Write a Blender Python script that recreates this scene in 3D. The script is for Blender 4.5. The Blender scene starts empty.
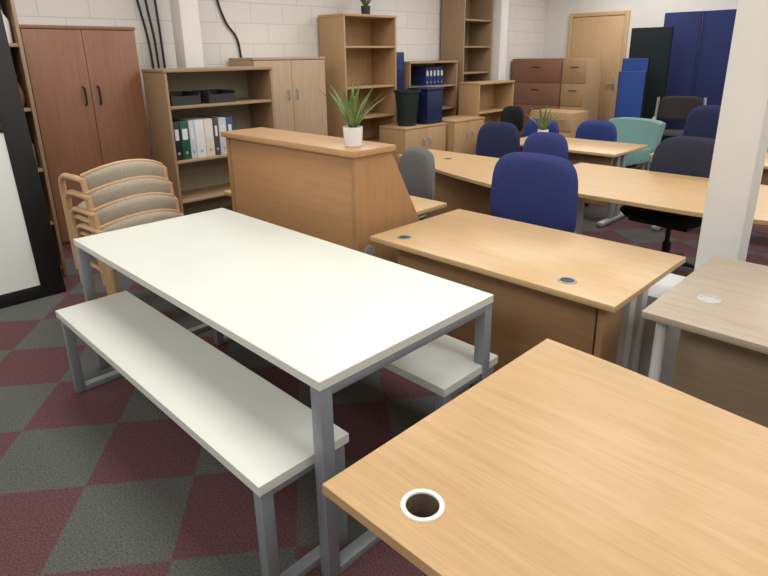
import bpy, bmesh, math, random
from mathutils import Vector, Matrix
random.seed(7)
S = bpy.context.scene
C = bpy.context.collection
S.view_settings.view_transform = 'Standard'
PI = math.pi

# ------------------------------------------------------------------ materials
def lin(c):
    out = []
    for v in c:
        v = v / 255.0
        out.append(v / 12.92 if v <= 0.04045 else ((v + 0.055) / 1.055) ** 2.4)
    return (out[0], out[1], out[2], 1.0)

def base(name):
    m = bpy.data.materials.new(name); m.use_nodes = True
    nt = m.node_tree
    b = nt.nodes['Principled BSDF']
    return m, nt, b

def N(nt, t, **kw):
    n = nt.nodes.new(t)
    for k, v in kw.items():
        setattr(n, k, v)
    return n

def mat(name, col, rough=.5, metal=0.0, var=.06, scale=30, bump=0.0, bscale=200):
    m, nt, b = base(name)
    b.inputs['Roughness'].default_value = rough
    b.inputs['Metallic'].default_value = metal
    tc = N(nt, 'ShaderNodeTexCoord')
    no = N(nt, 'ShaderNodeTexNoise'); no.inputs['Scale'].default_value = scale; no.inputs['Detail'].default_value = 4
    nt.links.new(tc.outputs['Object'], no.inputs['Vector'])
    r = N(nt, 'ShaderNodeValToRGB')
    c = lin(col)
    r.color_ramp.elements[0].color = (c[0]*(1-var), c[1]*(1-var), c[2]*(1-var), 1)
    r.color_ramp.elements[1].color = (min(1, c[0]*(1+var)), min(1, c[1]*(1+var)), min(1, c[2]*(1+var)), 1)
    r.color_ramp.elements[0].position = .3; r.color_ramp.elements[1].position = .7
    nt.links.new(no.outputs['Fac'], r.inputs['Fac'])
    nt.links.new(r.outputs['Color'], b.inputs['Base Color'])
    if bump:
        n2 = N(nt, 'ShaderNodeTexNoise'); n2.inputs['Scale'].default_value = bscale
        nt.links.new(tc.outputs['Object'], n2.inputs['Vector'])
        bp = N(nt, 'ShaderNodeBump'); bp.inputs['Strength'].default_value = bump; bp.inputs['Distance'].default_value = .004
        nt.links.new(n2.outputs['Fac'], bp.inputs['Height'])
        nt.links.new(bp.outputs['Normal'], b.inputs['Normal'])
    return m

def fabric(name, col, var=.3):
    return mat(name, col, rough=.95, var=var, scale=220, bump=.35, bscale=380)

def wood(name, c1, c2, axis='y', rough=.42, fine=.08):
    m, nt, b = base(name)
    b.inputs['Roughness'].default_value = rough
    tc = N(nt, 'ShaderNodeTexCoord')
    mp = N(nt, 'ShaderNodeMapping'); s = [26, 26, 26]; s['xyz'.index(axis)] = 1.4
    mp.inputs['Scale'].default_value = s
    nt.links.new(tc.outputs['Object'], mp.inputs['Vector'])
    no = N(nt, 'ShaderNodeTexNoise'); no.inputs['Scale'].default_value = 1.6; no.inputs['Detail'].default_value = 6
    no.inputs['Distortion'].default_value = .5
    nt.links.new(mp.outputs['Vector'], no.inputs['Vector'])
    r = N(nt, 'ShaderNodeValToRGB')
    r.color_ramp.elements[0].color = lin(c1); r.color_ramp.elements[1].color = lin(c2)
    r.color_ramp.elements[0].position = .24; r.color_ramp.elements[1].position = .76
    nt.links.new(no.outputs['Fac'], r.inputs['Fac'])
    mp2 = N(nt, 'ShaderNodeMapping'); s = [230, 230, 230]; s['xyz'.index(axis)] = 9
    mp2.inputs['Scale'].default_value = s
    nt.links.new(tc.outputs['Object'], mp2.inputs['Vector'])
    n2 = N(nt, 'ShaderNodeTexNoise'); n2.inputs['Scale'].default_value = 1.0; n2.inputs['Detail'].default_value = 2
    nt.links.new(mp2.outputs['Vector'], n2.inputs['Vector'])
    r2 = N(nt, 'ShaderNodeValToRGB')
    r2.color_ramp.elements[0].color = (1-fine*2, 1-fine*2.2, 1-fine*2.4, 1); r2.color_ramp.elements[1].color = (1, 1, 1, 1)
    r2.color_ramp.elements[0].position = .35; r2.color_ramp.elements[1].position = .55
    nt.links.new(n2.outputs['Fac'], r2.inputs['Fac'])
    mx = N(nt, 'ShaderNodeMix', data_type='RGBA', blend_type='MULTIPLY')
    mx.inputs[0].default_value = 1.0
    nt.links.new(r.outputs['Color'], mx.inputs[6]); nt.links.new(r2.outputs['Color'], mx.inputs[7])
    nt.links.new(mx.outputs[2], b.inputs['Base Color'])
    return m

FX, FY, FROT, FTILE = 0.1, 0.05, math.radians(38), .42
def carpet():
    m, nt, b = base('carpet_tiles')
    b.inputs['Roughness'].default_value = 1.0
    b.inputs['Specular IOR Level'].default_value = .1
    tc = N(nt, 'ShaderNodeTexCoord')
    mp = N(nt, 'ShaderNodeMapping'); mp.inputs['Location'].default_value = (FX, FY, .2); mp.inputs['Rotation'].default_value = (0, 0, FROT)
    nt.links.new(tc.outputs['Object'], mp.inputs['Vector'])
    jn = N(nt, 'ShaderNodeTexNoise'); jn.inputs['Scale'].default_value = 200; jn.inputs['Detail'].default_value = 3
    nt.links.new(tc.outputs['Object'], jn.inputs['Vector'])
    ma = N(nt, 'ShaderNodeVectorMath', operation='MULTIPLY_ADD')
    ma.inputs[1].default_value = (.04, .04, 0)
    nt.links.new(jn.outputs['Color'], ma.inputs[0]); nt.links.new(mp.outputs['Vector'], ma.inputs[2])
    ck = N(nt, 'ShaderNodeTexChecker'); ck.inputs['Scale'].default_value = 1/FTILE
    ck.inputs['Color1'].default_value = lin((108, 76, 79)); ck.inputs['Color2'].default_value = lin((101, 102, 98))
    nt.links.new(ma.outputs['Vector'], ck.inputs['Vector'])
    no = N(nt, 'ShaderNodeTexNoise'); no.inputs['Scale'].default_value = 130; no.inputs['Detail'].default_value = 7; no.inputs['Roughness'].default_value = .78
    nt.links.new(tc.outputs['Object'], no.inputs['Vector'])
    r = N(nt, 'ShaderNodeValToRGB')
    r.color_ramp.elements[0].color = (.34, .34, .34, 1); r.color_ramp.elements[1].color = (1.35, 1.35, 1.35, 1)
    r.color_ramp.elements[0].position = .34; r.color_ramp.elements[1].position = .66
    nt.links.new(no.outputs['Fac'], r.inputs['Fac'])
    mx = N(nt, 'ShaderNodeMix', data_type='RGBA', blend_type='MULTIPLY'); mx.inputs[0].default_value = 1
    nt.links.new(ck.outputs['Color'], mx.inputs[6]); nt.links.new(r.outputs['Color'], mx.inputs[7])
    nt.links.new(mx.outputs[2], b.inputs['Base Color'])
    bp = N(nt, 'ShaderNodeBump'); bp.inputs['Strength'].default_value = .4; bp.inputs['Distance'].default_value = .004
    nt.links.new(no.outputs['Fac'], bp.inputs['Height']); nt.links.new(bp.outputs['Normal'], b.inputs['Normal'])
    return m

def blockwall(name, hor):
    m, nt, b = base(name)
    b.inputs['Roughness'].default_value = .7
    tc = N(nt, 'ShaderNodeTexCoord'); sp = N(nt, 'ShaderNodeSeparateXYZ'); cb = N(nt, 'ShaderNodeCombineXYZ')
    nt.links.new(tc.outputs['Object'], sp.inputs[0])
    nt.links.new(sp.outputs[hor], cb.inputs['X']); nt.links.new(sp.outputs['Z'], cb.inputs['Y'])
    br = N(nt, 'ShaderNodeTexBrick')
    br.inputs['Scale'].default_value = 1; br.inputs['Brick Width'].default_value = .44; br.inputs['Row Height'].default_value = .22
    br.inputs['Mortar Size'].default_value = .006; br.inputs['Mortar Smooth'].default_value = .6
    br.inputs['Color1'].default_value = lin((236, 232, 225)); br.inputs['Color2'].default_value = lin((232, 228, 221))
    br.inputs['Mortar'].default_value = lin((214, 210, 203))
    nt.links.new(cb.outputs[0], br.inputs['Vector'])
    nt.links.new(br.outputs['Color'], b.inputs['Base Color'])
    bp = N(nt, 'ShaderNodeBump'); bp.inputs['Strength'].default_value = .35; bp.inputs['Distance'].default_value = .004; bp.invert = True
    nt.links.new(br.outputs['Fac'], bp.inputs['Height']); nt.links.new(bp.outputs['Normal'], b.inputs['Normal'])
    return m

M = {}
M['carpet'] = carpet()
M['block'] = blockwall('painted_block_wall', 'X')
M['plaster'] = mat('white_plaster', (232, 229, 222), .8, var=.02, scale=6)
M['ceiling'] = mat('ceiling_white', (232, 231, 228), .9, var=.02)
M['white_top'] = mat('white_laminate', (226, 229, 218), .32, var=.01, scale=8)
M['steel'] = mat('grey_painted_steel', (146, 151, 156), .4, .2, var=.04)
M['silver'] = mat('silver_paint', (172, 175, 176), .38, .3, var=.03)
M['white_metal'] = mat('white_metal', (218, 219, 216), .4, var=.02)
M['black'] = mat('black_plastic', (24, 24, 26), .45, var=.1)
M['blackgloss'] = mat('black_board_frame', (13, 13, 14), .5, var=.1)
M['oak_near_y'] = wood('honey_oak_near', (188, 152, 104), (203, 168, 120), 'y', .30, .04)
M['oak_y'] = wood('light_oak_top', (200, 165, 117), (212, 179, 131), 'y', .31, .035)
M['oak_x'] = wood('light_oak_shelf', (186, 151, 108), (199, 164, 121), 'x', .45, .05)
M['oak_z'] = wood('light_oak_upright', (178, 143, 101), (191, 157, 114), 'z', .45, .05)
M['oakedge'] = wood('reception_counter_oak', (182, 141, 96), (193, 152, 107), 'y', .35, .035)
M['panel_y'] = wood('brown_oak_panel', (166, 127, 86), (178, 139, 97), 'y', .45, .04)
M['recep_z'] = wood('reception_oak_panel', (174, 131, 88), (185, 142, 98), 'y', .42, .03)
M['recep_end'] = wood('reception_end_panel', (165, 121, 79), (177, 133, 90), 'z', .42, .03)
M['grey_oak'] = wood('grey_oak_top', (172, 154, 132), (188, 171, 149), 'y', .34, .06)
M['greypanel'] = wood('grey_brown_panel', (160, 138, 112), (172, 150, 123), 'y', .5, .04)
M['cherry'] = wood('red_brown_cherry', (136, 92, 67), (149, 105, 79), 'z', .45, .04)
M['brown_z'] = wood('mid_brown_upright', (150, 123, 92), (162, 134, 102), 'z', .48, .04)
M['brown_x'] = wood('mid_brown_shelf', (160, 133, 102), (172, 144, 112), 'x', .48, .04)
M['brownback'] = wood('dull_back_panel', (138, 127, 104), (149, 138, 114), 'z', .6, .04)
M['beech_z'] = wood('beech_cabinet', (177, 150, 120), (189, 162, 131), 'z', .48, .04)
M['red_wood'] = wood('reddish_drawers', (140, 95, 75), (152, 106, 85), 'y', .45, .04)
M['beech'] = wood('beech_chair_frame', (196, 157, 114), (209, 171, 128), 'z', .35, .04)
M['door'] = wood('pale_door_veneer', (204, 169, 126), (216, 181, 138), 'z', .48, .04)
M['beige'] = fabric('beige_upholstery', (164, 153, 135))
M['royal'] = fabric('royal_blue_fabric', (52, 60, 116), .4)
M['navy'] = fabric('navy_fabric', (38, 44, 78))
M['dnavy'] = fabric('dark_navy_fabric', (40, 44, 60))
M['blue'] = fabric('blue_fabric', (46, 62, 122))
M['brightblue'] = fabric('bright_blue_fabric', (50, 80, 152))
M['screenblue'] = fabric('screen_navy_fabric', (38, 47, 94))
M['screengreen'] = fabric('near_black_fabric', (25, 36, 37))
M['teal'] = fabric('muted_teal_fabric', (120, 158, 153))
M['greyfab'] = fabric('grey_fabric', (114, 112, 112))
M['blackfab'] = fabric('black_fabric', (28, 28, 32))
M['brownback2'] = fabric('dark_brown_grey_fabric', (54, 47, 46))
M['board'] = mat('whiteboard_surface', (230, 233, 226), .35, var=.01, scale=4)
M['pot'] = mat('white_ceramic', (236, 236, 232), .25, var=.01)
M['soil'] = mat('soil', (52, 40, 30), 1, var=.3, scale=120)
M['leaf'] = mat('leaf_green', (104, 128, 72), .45, var=.4, scale=18)
M['port'] = mat('dark_grey_port', (44, 44, 46), .4)
M['portrim'] = mat('silver_port_rim', (160, 160, 158), .35, .3)
M['portwhite'] = mat('cream_port_ring', (232, 230, 222), .35, var=.02)
M['portgrey'] = mat('light_grey_port', (188, 188, 184), .4)
M['hole'] = mat('port_inside', (112, 94, 78), .9)
M['binblue'] = mat('navy_plastic', (30, 38, 80), .4)
M['bingreen'] = mat('dark_green_plastic', (24, 40, 36), .45)
M['bluebinder'] = mat('blue_binder', (36, 56, 112), .4)
M['paper'] = mat('paper_white', (226, 226, 222), .7, var=.02)
M['box'] = mat('charcoal_box', (50, 48, 48), .6)
M['clay'] = mat('terracotta_glaze', (150, 96, 70), .4)

# ------------------------------------------------------------------ mesh builder
class MB:
    def __init__(s, off=(0, 0, 0)):
        s.bm = bmesh.new(); s.o = Vector(off)
    def box(s, x0, x1, y0, y1, z0, z1, b=0.0, seg=2):
        r = bmesh.ops.create_cube(s.bm, size=1.0)
        vs = r['verts']
        for v in vs:
            v.co = Vector(((x0+x1)/2 + v.co.x*(x1-x0), (y0+y1)/2 + v.co.y*(y1-y0), (z0+z1)/2 + v.co.z*(z1-z0)))
        if b:
            es = list({e for v in vs for e in v.link_edges})
            bmesh.ops.bevel(s.bm, geom=es, offset=b, segments=seg, affect='EDGES', profile=.5)
        return s
    def tube(s, pts, r, seg=8, flat=1.0):
        pts = [Vector(p) for p in pts]; n = len(pts)
        rs = r if isinstance(r, (list, tuple)) else [r]*n
        up = None; rings = []
        for i, p in enumerate(pts):
            t = (pts[min(i+1, n-1)] - pts[max(i-1, 0)]).normalized()
            if up is None:
                up = Vector((0, 0, 1)) if abs(t.z) < .9 else Vector((1, 0, 0))
            a = t.cross(up)
            a.normalize(); bb = a.cross(t).normalized(); up = bb
            rings.append([s.bm.verts.new(p + a*math.cos(2*PI*k/seg)*rs[i] + bb*math.sin(2*PI*k/seg)*rs[i]*flat) for k in range(seg)])
        for i in range(n-1):
            for k in range(seg):
                s.bm.faces.new((rings[i][k], rings[i][(k+1) % seg], rings[i+1][(k+1) % seg], rings[i+1][k]))
        s.bm.faces.new(rings[0][::-1]); s.bm.faces.new(rings[-1])
        return s
    def cyl(s, p0, p1, r, r2=None, seg=18):
        return s.tube([p0, p1], [r, r if r2 is None else r2], seg)
    def prism(s, poly, ax, a0, a1, b=0.0):
        def P(p, a):
            if ax == 'x': return (a, p[0], p[1])
            if ax == 'y': return (p[0], a, p[1])
            return (p[0], p[1], a)
        lo = [s.bm.verts.new(P(p, a0)) for p in poly]; hi = [s.bm.verts.new(P(p, a1)) for p in poly]
        n = len(poly)
        fs = [s.bm.faces.new(lo[::-1]), s.bm.faces.new(hi)]
        for i in range(n):
            s.bm.faces.new((lo[i], lo[(i+1) % n], hi[(i+1) % n], hi[i]))
        if b:
            es = [e for f in fs for e in f.edges]
            bmesh.ops.bevel(s.bm, geom=es, offset=b, segments=2, affect='EDGES', profile=.5)
        return s
    def lathe(s, prof, c=(0, 0, 0), seg=28, close=False):
        c = Vector(c); rings = []
        for (r, z) in prof:
            if r < 1e-5: rings.append([s.bm.verts.new(c + Vector((0, 0, z)))])
            else: rings.append([s.bm.verts.new(c + Vector((r*math.cos(2*PI*k/seg), r*math.sin(2*PI*k/seg), z))) for k in range(seg)])
        idx = list(range(len(rings)))
        pairs = list(zip(idx[:-1], idx[1:]))
        if close: pairs.append((idx[-1], idx[0]))
        for i, j in pairs:
            A, B = rings[i], rings[j]
            for k in range(seg):
                if len(A) == 1 and len(B) == 1: continue
                if len(A) == 1: s.bm.faces.new((A[0], B[k], B[(k+1) % seg]))
                elif len(B) == 1: s.bm.faces.new((A[k], A[(k+1) % seg], B[0]))
                else: s.bm.faces.new((A[k], A[(k+1) % seg], B[(k+1) % seg], B[k]))
        return s
    def pad(s, c, w, h, t, plane='xy', n=3.2, curve=0.0, taper=0.0, curve_b=0.0):
        c = Vector(c); seg = 40; K = 7
        def pos(sc, th, side):
            ca, sa = math.cos(th), math.sin(th)
            a = math.copysign(abs(ca)**(2/n), ca)*sc*w/2; b = math.copysign(abs(sa)**(2/n), sa)*sc*h/2
            a *= 1 + taper*(b/(h/2))
            d = side*t/2*(1-sc**6)**.5 + curve*(a/(w/2))**2 + curve_b*(b/(h/2))**2
            if plane == 'xy': return c + Vector((a, b, d))
            return c + Vector((a, d, b))
        front = [s.bm.verts.new(pos(0, 0, 1))]; back = [s.bm.verts.new(pos(0, 0, -1))]
        R1 = []; R2 = []
        for k in range(1, K+1):
            sc = (k/K)**.6
            R1.append([s.bm.verts.new(pos(sc, 2*PI*i/seg, 1)) for i in range(seg)])
            R2.append(R1[-1] if k == K else [s.bm.verts.new(pos(sc, 2*PI*i/seg, -1)) for i in range(seg)])
        for R, c0 in ((R1, front[0]), (R2, back[0])):
            for i in range(seg):
                s.bm.faces.new((c0, R[0][i], R[0][(i+1) % seg]))
                for k in range(K-1):
                    s.bm.faces.new((R[k][i], R[k+1][i], R[k+1][(i+1) % seg], R[k][(i+1) % seg]))
        return s
    def sweep(s, secs, cap=True):
        V = [[s.bm.verts.new(p) for p in sec] for sec in secs]; n = len(secs[0])
        for i in range(len(V)-1):
            for k in range(n):
                s.bm.faces.new((V[i][k], V[i][(k+1) % n], V[i+1][(k+1) % n], V[i+1][k]))
        if cap:
            s.bm.faces.new(V[0][::-1]); s.bm.faces.new(V[-1])
        return s
    def build(s, name, m, parent=None, ang=38, flip=True):
        if flip: bmesh.ops.recalc_face_normals(s.bm, faces=s.bm.faces[:])
        if s.o.length: bmesh.ops.translate(s.bm, vec=-s.o, verts=s.bm.verts[:])
        me = bpy.data.meshes.new(name); s.bm.to_mesh(me); s.bm.free()
        for p in me.polygons: p.use_smooth = True
        me.set_sharp_from_angle(angle=math.radians(ang))
        me.materials.append(m)
        o = bpy.data.objects.new(name, me); C.objects.link(o)
        if parent: o.parent = parent
        return o

def tag(o, label, cat, group=None):
    o['label'] = label; o['category'] = cat
    if group: o['group'] = group
    return o
def thing(name, label, cat, loc=(0, 0, 0), rz=0.0, group=None):
    o = bpy.data.objects.new(name, None); C.objects.link(o)
    o.empty_display_size = .1
    o.location = loc; o.rotation_euler = (0, 0, rz)
    return tag(o, label, cat, group)
def struct(o):
    o['kind'] = 'structure'; return o
def dup(root, loc, rz, label, group=None):
    r = root.copy(); C.objects.link(r); r.location = loc; r.rotation_euler = (0, 0, rz); r['label'] = label
    if group: r['group'] = group
    for ch in list(root.children):
        c = ch.copy(); C.objects.link(c); c.parent = r
        for g in list(ch.children):
            d = g.copy(); C.objects.link(d); d.parent = c
    return r
def spline(pts, n=6):
    out = []; P = [Vector(p) for p in pts]
    for i in range(len(P)-1):
        p0 = P[max(i-1, 0)]; p1 = P[i]; p2 = P[i+1]; p3 = P[min(i+2, len(P)-1)]
        for k in range(n):
            t = k/n
            out.append(.5*((2*p1) + (-p0+p2)*t + (2*p0-5*p1+4*p2-p3)*t*t + (-p0+3*p1-3*p2+p3)*t**3))
    out.append(P[-1]); return out
def plate(name, outline, holes, z0, z1, m, parent, off, bev=.0015):
    cu = bpy.data.curves.new('tmp', 'CURVE'); cu.dimensions = '2D'; cu.fill_mode = 'BOTH'
    cu.extrude = (z1-z0)/2 - bev; cu.bevel_depth = bev; cu.bevel_resolution = 1
    for loop in [outline] + holes:
        sp = cu.splines.new('POLY'); sp.points.add(len(loop)-1); sp.use_cyclic_u = True
        for i, p in enumerate(loop): sp.points[i].co = (p[0]-off[0], p[1]-off[1], 0, 1)
    t = bpy.data.objects.new('tmp', cu); C.objects.link(t)
    bpy.context.view_layer.update()
    dg = bpy.context.evaluated_depsgraph_get()
    me = bpy.data.meshes.new_from_object(t.evaluated_get(dg))
    bpy.data.objects.remove(t); bpy.data.curves.remove(cu)
    for v in me.vertices: v.co.z += (z0+z1)/2 - off[2]
    me.materials.clear(); me.materials.append(m); me.name = name
    for p in me.polygons: p.use_smooth = False
    o = bpy.data.objects.new(name, me); C.objects.link(o); o.parent = parent
    return o
def circ(cx, cy, r, n=32):
    return [(cx+r*math.cos(2*PI*k/n), cy+r*math.sin(2*PI*k/n)) for k in range(n)]

# ------------------------------------------------------------------ the room
U0, U1, V0, V1, H = -3.2, 9.6, -3.2, 5.55, 2.9
struct(MB().box(U0, U1, V0, V1, -.1, 0).build('floor', M['carpet']))
struct(MB().box(U0, U1, V0, V1, H, H+.1).build('ceiling', M['ceiling']))
struct(MB().box(U0, U1, V1, V1+.12, -.1, H+.1).build('wall_left', M['block']))
struct(MB().box(U1, U1+.12, V0, V1+.12, -.1, H+.1).build('wall_back', M['plaster']))
struct(MB().box(U0, U1, V0-.12, V0, -.1, H+.1).build('wall_right', M['plaster']))
struct(MB().box(U0-.12, U0, V0-.12, V1+.12, -.1, H+.1).build('wall_front', M['plaster']))
d = bpy.data.objects.new('door_1', None); C.objects.link(d); d.location = (9.6, 4.55, 0); struct(d)
mb = MB((9.6, 4.55, 0))
for v in (4.06, 5.0): mb.box(9.55, 9.6, v, v+.06, 0, 2.16, .004)
mb.box(9.55, 9.6, 4.12, 5.0, 2.1, 2.16, .004); mb.build('door_frame', M['door'], d)
MB((9.6, 4.55, 0)).box(9.565, 9.598, 4.125, 4.995, .01, 2.095, .003).build('door_leaf', M['door'], d)
MB((9.6, 4.55, 0)).box(9.555, 9.566, 4.17, 4.21, .95, 1.15, .003).tube([(9.545, 4.19, 1.05), (9.535, 4.19, 1.05), (9.535, 4.30, 1.05)], .009).build('door_handle', M['silver'], d)

tag(MB((2.95, .685, 0)).box(2.865, 3.035, .60, .77, 0, H, .004).build('pillar', M['plaster']), 'wide white square pillar rising behind the grey oak desk', 'pillar').location = (2.95, .685, 0)
tag(MB((2.72, 5.2, 0)).box(2.63, 2.81, 5.11, 5.29, 0, H, .004).build('pillar', M['plaster']), 'white post rising behind the bookcase holding ring binders', 'pillar').location = (2.72, 5.2, 0)
tag(MB((7.5, 5.0, 0)).box(7.42, 7.6, 4.98, 5.14, 0, H, .004).build('pillar', M['plaster']), 'slim white post beside the tallest narrow shelf unit', 'pillar').location = (7.5, 5.0, 0)

def cable(pts, label):
    tag(MB().tube(spline(pts, 8), .011, 8).build('cable', M['black']), label, 'cable', 'black cables on the wall')
cable([(2.42, 5.53, 2.88), (2.43, 5.53, 2.2), (2.50, 5.53, 1.7), (2.52, 5.53, 1.2)], 'leftmost black cable running down the wall above the bookcase')
cable([(2.50, 5.53, 2.88), (2.52, 5.53, 2.1), (2.56, 5.53, 1.7), (2.57, 5.53, 1.2)], 'middle of three black cables on the wall above the bookcase')
cable([(2.58, 5.53, 2.88), (2.60, 5.53, 2.3), (2.62, 5.53, 1.8), (2.63, 5.53, 1.2)], 'black cable on the wall closest to the left white post')
cable([(3.22, 5.53, 2.88), (3.24, 5.53, 2.2), (3.32, 5.53, 1.9), (3.45, 5.53, 1.7), (3.48, 5.53, 1.3)], 'black cable curving down behind the pale double-door cabinet')

# ------------------------------------------------------------------ white table and benches
def loop_table(name, label, cat, u0, u1, v0, v1, h, th, leg, inset, group=None):
    off = ((u0+u1)/2, (v0+v1)/2, 0)
    t = thing(name, label, cat, off, 0, group)
    top = 'tabletop' if cat == 'table' else 'seat'
    MB(off).box(u0+.002, u1-.002, v0+.002, v1-.002, h-th+.002, h, .001, 1).build(top, M['white_top'], t, 30)
    a = inset
    for vv in (v0+a, v1-a-leg):
        for uu in (u0+a, u1-a-leg):
            MB(off).box(uu, uu+leg, vv, vv+leg, 0, h-th, .002).build('leg', M['steel'], t)
        MB(off).box(u0+a+leg, u1-a-leg, vv, vv+leg, 0, leg*.75, .002).build('floor_bar', M['steel'], t)
        MB(off).box(u0+a+leg, u1-a-leg, vv, vv+leg, h-th-leg*.7, h-th, .002).build('top_bar', M['steel'], t)
    for uu in (u0+a+.07, u1-a-.07-leg*.6):
        MB(off).box(uu, uu+leg*.6, v0+a+leg, v1-a-leg, h-th-.028, h-th, .002).build('side_rail', M['steel'], t)
    return t
loop_table('canteen_table', 'long white topped canteen table on grey steel loop legs', 'table', .810, 1.606, 1.052, 2.886, .74, .033, .042, .004)
b1 = loop_table('bench', 'long white bench fully visible on the left side of the white table', 'bench', .655, .985, 1.14, 2.80, .45, .036, .04, .012, 'white benches at the canteen table')
b2 = dup(b1, (1.535, 1.91, 0), 0, 'white bench mostly hidden beneath the far side of the white table')

# ------------------------------------------------------------------ desks
def cleg(v, u0, u1, off, t, m, h=.70):
    uc = (u0+u1)/2
    mb = MB(off)
    mb.box(u0, u1, v-.03, v+.03, .012, .05, .008)
    mb.box(uc-.09, uc-.03, v-.022, v+.022, .05, h-.03, .006).box(uc+.03, uc+.09, v-.022, v+.022, .05, h-.03, .006)
    mb.box(u0+.05, u1-.05, v-.025, v+.025, h-.035, h, .005)
    for uu in (u0+.03, u1-.03): mb.cyl((uu, v, 0), (uu, v, .014), .018)
    return mb.build('leg', m, t)
def port(u, v, z, r, off, t, m, inner):
    p = MB(off).lathe([(r*.74, z), (r*.76, z+.003), (r*.95, z+.003), (r, z+.0006), (r, z-.002), (r*.74, z-.002)], (u, v, 0), 32, True).build('cable_port', m, t)
    MB(off).lathe([(0, z+.0018), (r*.68, z+.0018), (r*.73, z+.001), (r*.73, z-.001)], (u, v, 0), 28).box(u-r*.75, u-r*.25, v-r*.22, v+r*.22, z-.0005, z+.003).build('port_cap', inner, p)

off = (1.02, 0, 0)
t = thing('office_desk', 'closest honey oak desk with an open cream ringed cable port', 'desk', off)
edge = spline([(1.452, .757, 0), (1.44, .5, 0), (1.405, .2, 0), (1.385, -.1, 0), (1.41, -.45, 0), (1.455, -.8, 0)], 6)
plate('desktop', [(.585, -.8), (.585, .765)] + [(q.x, q.y) for q in edge], [circ(.680, .583, .0365)], .704, .73, M['oak_near_y'], t, off)
p = MB(off).lathe([(.0325, .728), (.0325, .7315), (.034, .7330), (.0415, .7330), (.0430, .7305), (.0362, .7298), (.0362, .728)], (.680, .583, 0), 40, True).build('cable_port', M['portwhite'], t)
p['label'] = 'cream plastic cable port ring'
MB(off).lathe([(0, .64), (.0360, .64), (.0360, .7275), (.0345, .7275), (.0345, .645), (0, .645)], (.680, .583, 0), 32).build('port_sleeve', M['hole'], p)
cleg(.48, .66, 1.38, off, t, M['silver']); cleg(-.7, .66, 1.38, off, t, M['silver'])
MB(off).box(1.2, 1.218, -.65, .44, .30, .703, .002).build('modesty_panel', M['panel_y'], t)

off = (2.15, 1.32, 0)
t = thing('office_desk', 'oak desk with two dark cable ports behind the white table', 'desk', off)
MB(off).box(1.812, 2.50, .708, 1.898, .704, .73, .0015).build('desktop', M['oak_y'], t)
port(1.905, 1.76, .73, .036, off, t, M['portrim'], M['port']); port(1.92, .94, .73, .036, off, t, M['portrim'], M['port'])
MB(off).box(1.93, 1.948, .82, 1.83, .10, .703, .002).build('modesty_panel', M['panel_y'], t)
MB(off).box(1.90, 2.06, .775, .80, .0, .703, .002).build('end_support', M['panel_y'], t)
cleg(.80, 2.07, 2.40, off, t, M['white_metal']); cleg(1.85, 1.96, 2.40, off, t, M['silver'])

off = (2.22, -.1, 0)
t = thing('office_desk', 'greyish oak desk with pale port in front of the wide pillar', 'desk', off)
MB(off).box(1.84, 2.60, -.87, .63, .704, .73, .0015).build('desktop', M['grey_oak'], t)
port(2.09, .50, .73, .038, off, t, M['portgrey'], M['portgrey'])
MB(off).box(1.97, 1.988, -.8, .54, .18, .703, .002).build('modesty_panel', M['greypanel'], t)
for vv in (.58, -.8):
    for uu in (1.90, 2.53):
        MB(off).cyl((uu, vv, 0), (uu, vv, .704), .018).build('leg', M['white_metal'], t)

off = (3.65, 2.75, 0)
t = thing('office_desk', 'oak wave desk with brown modesty panel behind the reception desk', 'desk', off)
e = spline([(3.60, 3.40, 0), (3.47, 3.1, 0), (3.27, 2.6, 0), (3.13, 2.09, 0)], 6)
plate('desktop', [(q.x, q.y) for q in e] + [(4.02, 2.09), (4.02, 3.40)], [], .704, .73, M['oak_y'], t, off)
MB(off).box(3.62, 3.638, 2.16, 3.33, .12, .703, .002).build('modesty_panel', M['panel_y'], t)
port(3.72, 2.95, .73, .036, off, t, M['portrim'], M['port'])
cleg(2.2, 3.3, 4.0, off, t, M['silver']); cleg(3.3, 3.62, 4.0, off, t, M['silver'])
off = (3.8, 1.2, 0)
t = thing('office_desk', 'long oak desk with curved left corner behind the big blue chair', 'desk', off)
e = spline([(3.62, 2.06, 0), (3.40, 1.96, 0), (3.29, 1.7, 0), (3.28, 1.3, 0), (3.28, .9, 0), (3.34, .6, 0), (3.40, .3, 0)], 6)
plate('desktop', [(a.x, a.y) for a in e] + [(4.26, .3), (4.26, 2.06)], [], .704, .73, M['oak_y'], t, off)
cleg(1.85, 3.42, 4.2, off, t, M['white_metal']); cleg(.42, 3.42, 4.2, off, t, M['white_metal'])
off = (5.1, 2.6, 0)
t = thing('office_desk', 'oak desk holding the small potted plant', 'desk', off)
MB(off).box(4.78, 5.48, 2.02, 3.17, .704, .73, .0015).build('desktop', M['oak_y'], t)
MB(off).box(4.92, 4.938, 2.1, 3.1, .2, .703, .002).build('modesty_panel', M['panel_y'], t)
cleg(2.12, 4.84, 5.42, off, t, M['silver']); cleg(3.08, 4.84, 5.42, off, t, M['silver'])
off = (5.35, 1.1, 0)
t = thing('office_desk', 'farthest right oak desk behind the dark navy operator chair', 'desk', off)
MB(off).box(5.0, 5.7, .3, 1.82, .704, .73, .0015).build('desktop', M['oak_y'], t)
MB(off).box(5.12, 5.138, .4, 1.75, .2, .703, .002).build('modesty_panel', M['panel_y'], t)
cleg(1.72, 5.06, 5.64, off, t, M['silver']); cleg(.4, 5.06, 5.64, off, t, M['silver'])

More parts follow.
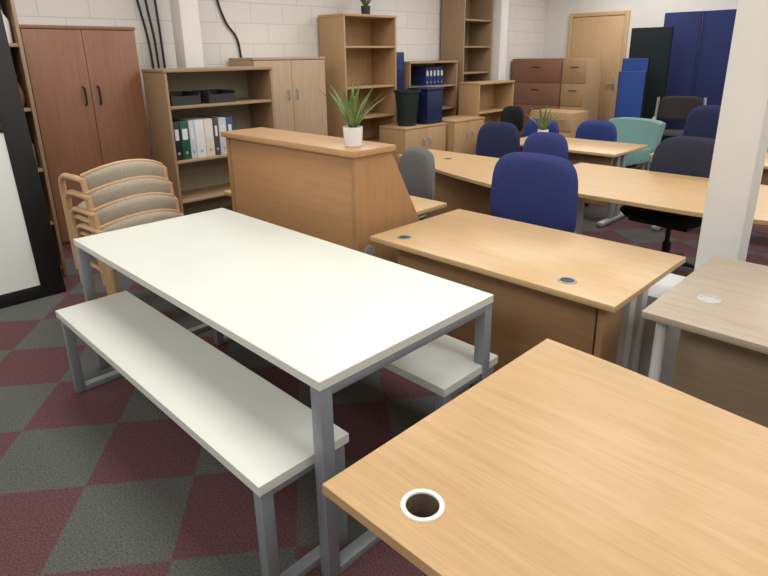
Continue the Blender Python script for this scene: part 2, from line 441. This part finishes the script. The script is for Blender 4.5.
def drawer_unit(name, label, cat, w, d, h, rows, cols, m, hm, loc, rz, group=None, mfront=None):
    t = thing(name, label, cat, loc, rz, group)
    MB().box(-w/2, w/2, -d/2, d/2, .03, h, .003).box(-w/2+.02, w/2-.02, -d/2+.03, d/2-.02, 0, .03).build('body', m, t)
    cw = w/cols; rh = (h-.07)/rows
    for i in range(cols):
        for j in range(rows):
            x0 = -w/2 + i*cw + .006; z0 = .05 + j*rh + .004
            dr = MB().box(x0, x0+cw-.012, -d/2-.018, -d/2-.0005, z0, z0+rh-.008, .003).build('drawer', mfront or m, t)
            xc = x0+cw/2-.006; zc = z0+rh*.68
            MB().tube([(xc-.06, -d/2-.018, zc), (xc-.055, -d/2-.04, zc), (xc+.055, -d/2-.04, zc), (xc+.06, -d/2-.018, zc)], .006, 8).build('handle', hm, dr)
    return t
drawer_unit('pedestal', 'plain white pedestal block behind the right end of the middle desk', 'drawer unit', .42, .34, .53, 3, 1, M['white_metal'], M['white_metal'], (2.60, .77, 0), PI/2)

# ------------------------------------------------------------------ reception desk
off = (2.15, 2.6, 0)
t = thing('reception_desk', 'oak reception desk with raised counter and slanted end panel', 'reception desk', off)
MB(off).box(1.80, 2.09, 1.985, 3.165, 1.095, 1.125, .0025).build('counter_top', M['oakedge'], t)
MB(off).box(1.83, 1.852, 2.03, 3.12, .02, 1.094, .002).build('front_panel', M['recep_z'], t)
ep = [(1.82, 0), (1.82, 1.094), (2.07, 1.094), (2.33, .60), (2.40, .42), (2.43, 0)]
for v in (2.0, 3.122):
    MB(off).prism(ep, 'y', v, v+.025, .002).build('end_panel', M['recep_end'], t)
MB(off).box(1.855, 2.56, 2.03, 3.30, .704, .73, .002).build('worktop', M['oak_y'], t)
pp = MB(off).cyl((1.90, 1.994, .60), (1.90, 2.0, .60), .032, seg=24).build('cable_port', M['silver'], t)
MB(off).cyl((1.90, 1.992, .60), (1.90, 1.995, .60), .02, seg=20).build('port_hole', M['portrim'], pp)
cleg(3.22, 1.95, 2.52, off, t, M['silver']); cleg(2.12, 2.0, 2.52, off, t, M['silver'])

# ------------------------------------------------------------------ cabinets and bookcases
def bookcase(label, u0, u1, v0, v1, h, shelves, mz, mx, mback, th=.022, plinth=.07):
    off = ((u0+u1)/2, (v0+v1)/2, 0)
    t = thing('bookcase', label, 'bookcase', off)
    for u in (u0, u1-th): MB(off).box(u, u+th, v0, v1, 0, h-th, .0015).build('side_panel', mz, t)
    MB(off).box(u0-.004, u1+.004, v0-.006, v1, h-th, h+.004, .0015).build('top', mx, t)
    MB(off).box(u0+th, u1-th, v1-.012, v1-.002, plinth, h-th).build('back_panel', mback, t)
    MB(off).box(u0+th, u1-th, v0+.02, v0+.036, 0, plinth).build('plinth', mz, t)
    for z in [plinth+th] + list(shelves):
        MB(off).box(u0+th, u1-th, v0+.008, v1-.012, z-th, z, .0015).build('shelf', mx, t)
    return t
def cupboard(label, u0, u1, v0, v1, h, m, mtop, hz, hm, gap=.004):
    off = ((u0+u1)/2, (v0+v1)/2, 0)
    t = thing('cupboard', label, 'cupboard', off)
    MB(off).box(u0, u1, v0, v1, .06, h-.025, .002).box(u0+.01, u1-.01, v0+.03, v1, 0, .06).build('body', m, t)
    MB(off).box(u0-.004, u1+.004, v0-.022, v1, h-.025, h, .002).build('top', mtop, t)
    uc = (u0+u1)/2
    for a, b, s in ((u0+.004, uc-gap/2, -1), (uc+gap/2, u1-.004, 1)):
        d = MB(off).box(a, b, v0-.02, v0-.001, .07, h-.03, .002).build('door', m, t)
        x = uc + s*.055
        MB(off).tube([(x, v0-.02, hz[0]), (x, v0-.045, hz[0]+.012), (x, v0-.045, hz[1]-.012), (x, v0-.02, hz[1])], .008, 8).build('handle', hm, d)
    return t
cupboard('tall red-brown double-door wardrobe cupboard with black handles', 1.33, 2.17, 5.05, 5.52, 1.795, M['cherry'], M['cherry'], (1.20, 1.34), M['black'])
bookcase('open bookcase of ring binders between red-brown cupboard and pale cupboard', 2.17, 3.20, 4.60, 5.0, 1.46, (.35, .72, 1.17), M['brown_z'], M['brown_x'], M['brownback'])
cupboard('pale beech double-door cupboard behind the reception desk', 3.32, 4.23, 5.10, 5.52, 1.54, M['beech_z'], M['beech_z'], (1.12, 1.22), M['silver'])
bookcase('tall open oak bookcase with a plant on its top', 4.51, 5.35, 5.07, 5.5, 1.985, (.5, .85, 1.2, 1.65), M['oak_z'], M['oak_x'], M['oak_z'])
bookcase('tallest narrow open shelf unit touching the top of the view', 6.72, 7.38, 5.10, 5.5, 2.45, (.5, 1.0, 1.3, 1.65, 2.0), M['brown_z'], M['brown_x'], M['brownback'])
bookcase('oak shelf unit holding blue binders behind the navy tub', 5.62, 6.6, 5.1, 5.5, 1.46, (.45, .85, 1.15), M['brown_z'], M['brown_x'], M['brownback'])
bookcase('low open bookcase in front of the tallest narrow shelf unit', 6.45, 7.28, 4.62, 4.95, 1.18, (.45, .8), M['oak_z'], M['oak_x'], M['oak_z'])
cupboard('low oak double-door cupboard under the two plastic bins', 4.95, 5.70, 4.58, 4.98, .74, M['oak_z'], M['oak_x'], (.5, .58), M['silver'])
cupboard('low oak double-door cupboard behind the black chair, without bins on top', 5.76, 6.40, 4.50, 4.9, .76, M['oak_z'], M['oak_x'], (.52, .6), M['silver'])
bookcase('brown bookcase behind the leaning black framed whiteboard', .16, 1.15, 4.36, 4.74, 2.05, (.45, .85, 1.25, 1.65), M['brown_z'], M['brown_x'], M['blackfab'])
drawer_unit('filing_cabinet', 'wide reddish brown four-drawer filing cabinet near the door', 'filing cabinet', .90, .5, 1.46, 4, 1, M['red_wood'], M['black'], (8.85, 5.06, 0), -PI/2)
drawer_unit('filing_cabinet', 'narrow oak four-drawer filing cabinet beside the reddish brown one', 'filing cabinet', .40, .5, 1.46, 4, 1, M['oak_z'], M['black'], (8.85, 4.40, 0), -PI/2)
drawer_unit('filing_cabinet', 'low oak drawer unit in front of the filing cabinets', 'filing cabinet', .62, .45, .80, 3, 2, M['oak_z'], M['silver'], (7.35, 3.93, 0), -PI/2)

def binder(u, v, z, w, h, d, m, label, group):
    t = thing('ring_binder', label, 'binder', (u+w/2, v+d/2, z), 0, group)
    MB().box(-w/2, w/2, -d/2, d/2, 0, h, .004).build('cover', m, t)
    MB().box(-w/2+.014, w/2-.014, -d/2-.0012, -d/2+.0005, h*.52, h*.8).build('spine_label', M['paper'], t)
    MB().cyl((0, -d/2-.002, h*.18), (0, -d/2+.001, h*.18), .012, seg=16).build('finger_hole', M['silver'], t)
    return t
cols = [('black', (30, 32, 34), .06), ('dark green', (34, 84, 60), .075), ('pale blue', (196, 206, 216), .05), ('white', (228, 228, 226), .085), ('cream', (224, 216, 196), .08), ('dark grey', (70, 72, 76), .05), ('light grey', (200, 202, 204), .075), ('blue', (52, 80, 140), .06)]
x = 2.215
for n, c, w in cols:
    binder(x, 4.66, .72, w, .325, .27, mat('binder_'+n.replace(' ', '_'), c, .4, var=.03), n + ' ring binder standing in the row on the bookcase shelf', 'ring binders on the bookcase shelf')
    x += w + .004
for i, (xa, lab) in enumerate(((2.24, 'left charcoal tray on the top shelf of the binder bookcase'), (2.58, 'right charcoal tray on the top shelf of the binder bookcase'))):
    t = thing('document_tray', lab, 'tray', (xa+.13, 4.82, 1.17), 0, 'charcoal trays on the bookcase')
    MB().box(-.13, .13, -.15, .15, 0, .008).box(-.13, -.122, -.15, .15, .008, .10).box(.122, .13, -.15, .15, .008, .10).box(-.122, .122, .142, .15, .008, .10).box(-.122, .122, -.15, -.142, .008, .075).build('tray', M['box'], t)
    MB().box(-.11, .11, -.135, .135, .009, .05).build('paper_stack', M['paper'], t)
bb = binder(6.05, 5.20, 1.15, .065, .24, .25, M['bluebinder'], 'blue binder in the row on the far shelf unit', 'blue binders on the far shelf unit')
for k in range(1, 5):
    dup(bb, (6.0825+k*.075, 5.325, 1.15), 0, 'blue binder in the row on the far shelf unit')
for k in range(4):
    dup(bb, (6.1+k*.078, 5.325, .85), 0, 'blue binder in the short row on the lower shelf of the far unit', 'blue binders on the lower far shelf')
t = thing('storage_box', 'charcoal storage box on the shelf behind the leaning whiteboard', 'box', (.90, 4.58, 1.25))
MB().box(-.11, .11, -.14, .14, 0, .2, .008).build('body', M['box'], t); MB().box(-.117, .117, -.147, .147, .2, .24, .006).build('lid', M['greyfab'], t)
t = thing('jar', 'pale jar on the shelf between whiteboard and red-brown cupboard', 'jar', (1.07, 4.45, .85))
MB().lathe([(0, 0), (.045, 0), (.05, .02), (.05, .15), (.038, .18), (0, .18)]).build('body', M['portgrey'], t); MB().lathe([(0, .18), (.042, .18), (.042, .21), (0, .21)]).build('lid', M['silver'], t)
t = thing('vase', 'terracotta coloured vase on the shelf beside the charcoal storage box', 'vase', (1.075, 4.44, 1.25))
MB().lathe([(0, 0), (.03, 0), (.048, .05), (.045, .11), (.02, .17), (.026, .2), (.02, .2), (.014, .17), (0, .165)]).build('body', M['clay'], t); MB().lathe([(.0265, .198), (.030, .201), (.0265, .206), (.021, .203)], close=True).build('rim', M['clay'], t)
t = thing('bottle', 'white spray bottle on the upper shelf behind the whiteboard', 'bottle', (1.075, 4.44, 1.65))
MB().lathe([(0, 0), (.04, 0), (.042, .02), (.042, .14), (.018, .18), (.018, .2), (0, .2)]).build('body', M['paper'], t); MB().lathe([(0, .2), (.02, .2), (.016, .26), (0, .26)]).build('cap', M['bluebinder'], t)

# leaning whiteboard: dark upper section, white lower section
W, L = 1.35, 2.25
t = thing('whiteboard', 'large black framed whiteboard leaning against the left bookcase', 'whiteboard', (1.045-W/2, 4.09, 0))
t.rotation_euler = (-math.radians(6.3), 0, 0)
fr = MB(); fwid = .14; ztop = L-1.18
for x0, x1, z0, z1 in ((-W/2, -W/2+fwid, .004, L), (W/2-fwid, W/2, .004, L), (-W/2+fwid, W/2-fwid, .004, .085), (-W/2+fwid, W/2-fwid, ztop, ztop+.06), (-W/2+fwid, W/2-fwid, L-.07, L)):
    fr.box(x0, x1, -.02, .02, z0, z1, .0015)
fr.build('frame', M['blackgloss'], t)
MB().box(-W/2+fwid, W/2-fwid, -.014, .016, .085, ztop).build('writing_panel', M['board'], t)
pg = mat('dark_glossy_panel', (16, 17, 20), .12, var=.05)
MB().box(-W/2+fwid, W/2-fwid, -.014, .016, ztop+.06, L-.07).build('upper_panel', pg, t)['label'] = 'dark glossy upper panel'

def bin_(label, loc, r0, r1, h, m):
    t = thing('plastic_bin', label, 'bin', loc)
    MB().lathe([(0, 0), (r0, 0), (r1, h), (r1+.012, h), (r1+.012, h-.015), (r1+.006, h-.015), (r1-.004, h-.02), (r0-.004, .006), (0, .006)], seg=32).build('body', m, t)
    MB().lathe([(r1+.012, h-.002), (r1+.018, h), (r1+.018, h+.012), (r1-.004, h+.012), (r1-.004, h-.002)], seg=32, close=True).build('rim', m, t)
bin_('dark green plastic bin on the low oak cupboard', (5.19, 4.75, .74), .11, .145, .40, M['bingreen'])
t = thing('plastic_tub', 'navy blue plastic tub beside the dark green bin', 'tub', (5.54, 4.76, .74))
MB().prism([(-.14, -.15), (.14, -.15), (.14, .15), (-.14, .15)], 'z', 0, .40, .01).build('body', M['binblue'], t)
MB().box(-.155, .155, -.165, .165, .40, .425, .006).build('lid', M['binblue'], t)
drawer_unit('pedestal', 'slim oak drawer unit beside the tall open oak bookcase', 'drawer unit', .22, .4, 1.12, 4, 1, M['oak_z'], M['silver'], (5.485, 5.3, 0), 0)
t = thing('storage_box', 'upright dark blue box file beside the tall open oak bookcase', 'box', (5.475, 5.25, 1.12))
MB().box(-.08, .08, -.12, .12, 0, .46, .006).build('case', M['binblue'], t); MB().box(-.05, .05, -.1215, -.119, .25, .4).build('spine_label', M['bluebinder'], t)

# ------------------------------------------------------------------ plants
def plant(label, loc, s, n, potm, lean=1.0, seed=1, wid=.0115):
    rnd = random.Random(seed)
    t = thing('potted_plant', label, 'plant', loc)
    MB().lathe([(0, 0), (.040*s, 0), (.044*s, .004*s), (.050*s, .092*s), (.050*s, .098*s), (.045*s, .098*s), (.043*s, .085*s), (0, .083*s)], seg=32).build('pot', potm, t)
    MB().lathe([(0, .0865*s), (.043*s, .086*s), (.042*s, .079*s), (0, .079*s)], seg=24).build('soil', M['soil'], t)
    mb = MB(); bm = mb.bm
    for i in range(n):
        az = i*2.399+rnd.uniform(-.3, .3); q = (i+.5)/n
        el = math.radians(86-40*q*lean+rnd.uniform(-6, 6)); Lf = (.22+.06*rnd.random())*s; w = wid*s
        rad = Vector((math.cos(az), math.sin(az), 0)); side = Vector((-math.sin(az), math.cos(az), 0))
        p = Vector((0, 0, .08*s)) + rad*.012*s; e = el; prev = None; K = 8
        for k in range(K+1):
            f = k/K; ww = w*(.55+1.2*f*(1-f)*2)*(1-f**3)+.0004
            dr = rad*math.cos(e)+Vector((0, 0, 1))*math.sin(e); nn = rad*(-math.sin(e))+Vector((0, 0, 1))*math.cos(e)
            cur = [bm.verts.new(p+side*ww+nn*ww*.5), bm.verts.new(p), bm.verts.new(p-side*ww+nn*ww*.5)]
            if prev:
                for a in (0, 1): bm.faces.new((prev[a], prev[a+1], cur[a+1], cur[a]))
            prev = cur; p = p + dr*Lf/K; e -= math.radians(1.5+1.8*q)
    mb.build('foliage', M['leaf'], t, 60, flip=False)
plant('spiky green plant in white pot on the reception counter', (1.92, 2.115, 1.125), .97, 14, M['pot'], 1.0, 3)
plant('small spiky plant in white pot on the far oak desk', (5.18, 2.93, .73), 1.05, 13, M['pot'], 1.1, 5)
plant('plant in dark pot on top of the tall oak bookcase', (5.05, 5.28, 1.989), 1.1, 14, M['box'], 1.0, 8)

# ------------------------------------------------------------------ operator chairs
def op_chair(loc, rz, label, backm, seatm, bw=.46, bh=.48, zc=.78, n=3.4, sw=.49, group='fabric swivel chairs'):
    t = thing('swivel_chair', label, 'chair', (loc[0], loc[1], 0), rz, group)
    MB().pad((0, -.03, .475), sw, sw-.02, .09, 'xy', 3.0, curve=.015).build('seat', seatm, t)
    MB().box(-.2, .2, -.2, .17, .41, .435, .008).build('seat_pan', M['black'], t)
    MB().pad((0, .225, zc), bw, bh, .085, 'xz', n, curve=-.045, taper=-.04, curve_b=.01).build('backrest', backm, t)
    MB().tube(spline([(0, .02, .40), (0, .17, .40), (0, .275, .46), (0, .30, .58), (0, .275, min(.78, zc))], 5), .024, 10, .5).build('back_post', M['black'], t)
    MB().cyl((0, 0, .09), (0, 0, .25), .028).cyl((0, 0, .25), (0, 0, .41), .017).build('gas_column', M['black'], t)
    for k in range(5):
        a = 2*PI*k/5+.3; c, s = math.cos(a), math.sin(a)
        lg = MB().tube([(0, 0, .105), (.15*c, .15*s, .095), (.27*c, .27*s, .072)], [.026, .02, .014], 8).build('base_leg', M['black'], t)
        x, y = .27*c, .27*s
        MB().cyl((x-.02*s, y+.02*c, .028), (x+.02*s, y-.02*c, .028), .028, seg=14).cyl((x, y, .05), (x, y, .075), .008, seg=8).build('caster', M['black'], lg)
    return t
op_chair((2.75, 1.70), -PI/2, 'big royal blue swivel chair tucked behind the middle oak desk', M['royal'], M['royal'], .57, .50, .75, 4.0)
op_chair((4.10, 1.30), -PI/2-.1, 'dark navy swivel chair with black seat, right of the long desk', M['dnavy'], M['blackfab'], .54, .46, .76, 3.4, .58)
op_chair((4.22, 2.46), -PI/2, 'blue swivel chair directly behind the big royal blue one', M['royal'], M['royal'], .44, .46, .685)
op_chair((4.40, 3.05), -PI/2, 'navy swivel chair behind the oak wave desk with modesty panel', M['navy'], M['navy'], .48, .46, .715)
op_chair((5.72, 2.72), -PI/2, 'blue swivel chair right of the small plant on the far desk', M['blue'], M['blue'], .46, .42, .66)
op_chair((5.78, 3.40), -PI/2, 'blue swivel chair behind the small plant on the far desk', M['blue'], M['blue'], .46, .40, .64)
op_chair((6.30, 4.12), -PI/2, 'small black swivel chair by the low oak cupboards', M['blackfab'], M['blackfab'], .34, .34, .74)
op_chair((6.4, 1.84), -PI/2, 'navy swivel chair in front of the armed visitor chair', M['navy'], M['navy'], .48, .50, .77)
op_chair((2.80, 2.70), -PI/2-.30, 'grey swivel chair at the reception desk worktop', M['greyfab'], M['greyfab'], .44, .42, .73)

t = thing('visitor_chair', 'dark visitor armchair with slim wooden arms before the blue screens', 'chair', (7.85, 2.55, 0), -PI/2+.35)
MB().pad((0, -.02, .54), .50, .48, .07, 'xy', 4).build('seat', M['brownback2'], t)
MB().pad((0, .25, .84), .50, .32, .05, 'xz', 5, curve=-.03).build('backrest', M['brownback2'], t)
for s in (-1, 1):
    MB().tube([(s*.29, -.26, 0), (s*.29, -.26, .70)], .017).build('leg', M['silver'], t)
    MB().tube([(s*.29, .28, 0), (s*.285, .25, .45), (s*.268, .29, .98)], .017).build('leg', M['silver'], t)
    MB().tube(spline([(s*.29, -.30, .69), (s*.30, 0, .72), (s*.285, .26, .72)], 4), .021, 8, .6).build('armrest', M['beech'], t)
    MB().tube([(s*.29, -.26, .49), (s*.285, .255, .49)], .014).build('side_rail', M['silver'], t)

t = thing('lounge_chair', 'low wide muted teal lounge chair left of the visitor armchair', 'chair', (7.05, 2.95, 0), -PI/2-.2)
MB().prism([(-.30, .24), (.24, .24), (.24, .41), (-.30, .45)], 'x', -.33, .33, .02).build('seat', M['teal'], t)
secs = []
for k in range(13):
    q = -1+2*k/12; xx = .34*q; y = .20-.05*q*q; zt = .76-.03*q**4
    secs.append([(xx, y, .24), (xx, y+.10, .24), (xx*1.04, y+.22, zt-.015), (xx*1.04, y+.21, zt), (xx*1.03, y+.13, zt), (xx*1.02, y+.11, zt-.015)])
MB().sweep(secs).build('backrest', M['teal'], t, 35)
for s in (-1, 1):
    for y in (-.22, .18): MB().cyl((s*.24, y, 0), (s*.24, y, .25), .016).build('leg', M['silver'], t)

# ------------------------------------------------------------------ stacked armchairs
def armchair(loc, rz, label):
    t = thing('stacking_armchair', label, 'chair', loc, rz, 'stacked beech armchairs')
    MB().pad((0, -.02, .43), .40, .40, .045, 'xy', 4).build('seat', M['beige'], t)
    outer, rail = [], []
    K = 24
    for k in range(K+1):
        q = -1+2*k/K
        x = .222*q; y = .215-.085*q*q; zt = .732-.065*q*q; zb = .60-.035*q*q
        zm = (zb+zt)/2; hh = (zt-zb)/2
        ny = Vector((.2*q, 1, 0)).normalized()
        p = Vector((x, y, 0)); ring = []
        th = .046*(1-.45*abs(q)**5)
        for j in range(16):
            a = 2*PI*j/16
            ring.append(tuple(p+ny*(th*math.copysign(abs(math.cos(a))**.75, math.cos(a)))+Vector((0, 0, zm+hh*math.copysign(abs(math.sin(a))**.75, math.sin(a))))))
        outer.append(ring)
        pr = p-ny*.010
        rail.append((pr.x*1.03, pr.y, zt+.001))
    MB().sweep(outer).build('back_pad', M['beige'], t, 70)
    MB().tube(rail, .0125, 10, 1).build('back_rail', M['beech'], t)
    for s in (-1, 1):
        MB().tube(spline([(s*.226, .15, .64), (s*.240, .07, .65), (s*.244, -.05, .645), (s*.243, -.12, .637), (s*.241, -.18, .605), (s*.239, -.198, .54), (s*.237, -.20, .47)], 6), .0195, 12, .9).build('arm', M['beech'], t, 60)
        MB().tube([(s*.234, -.20, 0), (s*.236, -.20, .3), (s*.237, -.20, .48)], [.0175, .019, .0195], 12).build('leg', M['beech'], t)
        MB().tube([(s*.224, .21, 0), (s*.224, .17, .35), (s*.226, .145, .655)], [.017, .019, .019], 12).build('leg', M['beech'], t)
        MB().tube([(s*.234, -.2, .385), (s*.224, .165, .385)], .014, 8).build('side_rail', M['beech'], t)
    return t
ya = math.radians(90)
rzc = ya+PI/2
fw = Vector((math.cos(ya), math.sin(ya), 0))
bx, by = 1.275, 3.34
names = ['bottom beech armchair with beige padding in the stack of four', 'second from bottom beech armchair in the stack of four', 'third from bottom beech armchair in the stack of four', 'topmost beech armchair with beige padding in the stack of four']
a0 = armchair((bx, by, 0), rzc, names[0])
for k in range(1, 4):
    dup(a0, (bx+fw.x*.05*k, by+fw.y*.05*k, .097*k), rzc, names[k])

# ------------------------------------------------------------------ screens at the far end
def screen(name, label, loc, rz, w, h, m, group=None, feet=True):
    t = thing(name, label, 'screen', loc, rz, group)
    MB().box(-w/2, w/2, -.02, .02, .03, h, .006).build('panel', m, t)
    fr = MB()
    fr.box(-w/2-.006, -w/2, -.021, .021, .0, h).box(w/2, w/2+.006, -.021, .021, .0, h)
    fr.build('edge_trim', m if group else M['black'], t)
    if feet:
        for s in (-1, 1): MB().box(s*w*.38-.02, s*w*.38+.02, -.15, .15, 0, .03, .005).build('foot', M['black'], t)
    return t
screen('office_screen', 'near-black fabric screen left of the blue screens', (8.6, 3.31, 0), -PI/2, .54, 1.86, M['screengreen'])
for k, (u, v, a) in enumerate(((9.05, 3.08, .02), (9.07, 2.585, -.02), (9.05, 2.09, .02))):
    lab = ['leftmost tall navy blue screen panel, beside the near-black screen', 'middle tall navy blue screen panel', 'rightmost tall navy blue screen panel, beside the wide pillar'][k]
    screen('office_screen', lab, (u, v, 0), -PI/2+a, .475, 2.06, M['screenblue'], 'tall blue screen panels by the far wall')
screen('desk_screen', 'taller bright blue fabric panel standing behind the teal chair', (8.25, 3.34, 0), -PI/2, .34, 1.46, M['brightblue'])
screen('desk_screen', 'shorter bright blue fabric panel standing behind the teal chair', (7.9, 3.22, 0), -PI/2, .34, 1.30, M['brightblue'])

# ------------------------------------------------------------------ true size: plan grows about the viewer's floor point, heights above desk level likewise
K = 1.087
def fz(z): return z if z <= .75 else .75+(z-.75)*K
done = set()
for o in [q for q in C.objects if q.parent is None]:
    k = 1.0636 if o.name.startswith('bench') else K
    z0 = o.location.z; tilt = abs(o.rotation_euler[0]) > 1e-4
    for q in [o]+list(o.children_recursive):
        if q.type == 'MESH' and q.data.name not in done:
            done.add(q.data.name)
            for v in q.data.vertices:
                c = v.co
                v.co = (c.x*k, c.y*k, c.z*k if tilt else fz(z0+c.z)-fz(z0))
    o.location = (o.location.x*k, o.location.y*k, fz(z0))
H = fz(H)

# ------------------------------------------------------------------ lights
def area(u, v, w, h, e, col=(1.0, .995, .985)):
    l = bpy.data.lights.new('ceiling_light', 'AREA'); l.shape = 'RECTANGLE'; l.size = w; l.size_y = h; l.energy = e; l.color = col
    o = bpy.data.objects.new('ceiling_light', l); C.objects.link(o); o.location = (u, v, H-.06)
    return o
for u in (-1.2, 1.4, 4.0, 6.6, 9.2):
    for v in (-1.6, 1.2, 4.0):
        area(u, v, 1.2, 1.8, 33)
w = bpy.data.worlds.new('world'); S.world = w; w.use_nodes = True
w.node_tree.nodes['Background'].inputs[0].default_value = (.9, .95, 1, 1); w.node_tree.nodes['Background'].inputs[1].default_value = .3

# ------------------------------------------------------------------ camera
f, cy, pit, roll, yaw = 577.63, 243.6, .3159, -.0138, .7833
fwv = Vector((math.cos(yaw)*math.cos(pit), math.sin(yaw)*math.cos(pit), -math.sin(pit)))
r0 = Vector((math.sin(yaw), -math.cos(yaw), 0)); u0 = r0.cross(fwv)
r = r0*math.cos(roll)+u0*math.sin(roll); u = -r0*math.sin(roll)+u0*math.cos(roll)
cd = bpy.data.cameras.new('camera'); cam = bpy.data.objects.new('camera', cd); C.objects.link(cam)
mtx = Matrix((r, u, -fwv)).transposed().to_4x4(); mtx.translation = Vector((0, 0, 1.62))
cam.matrix_world = mtx
cd.sensor_width = 36; cd.lens = 36*f/768; cd.shift_y = -(288-cy)/768; cd.clip_start = .02
S.camera = cam
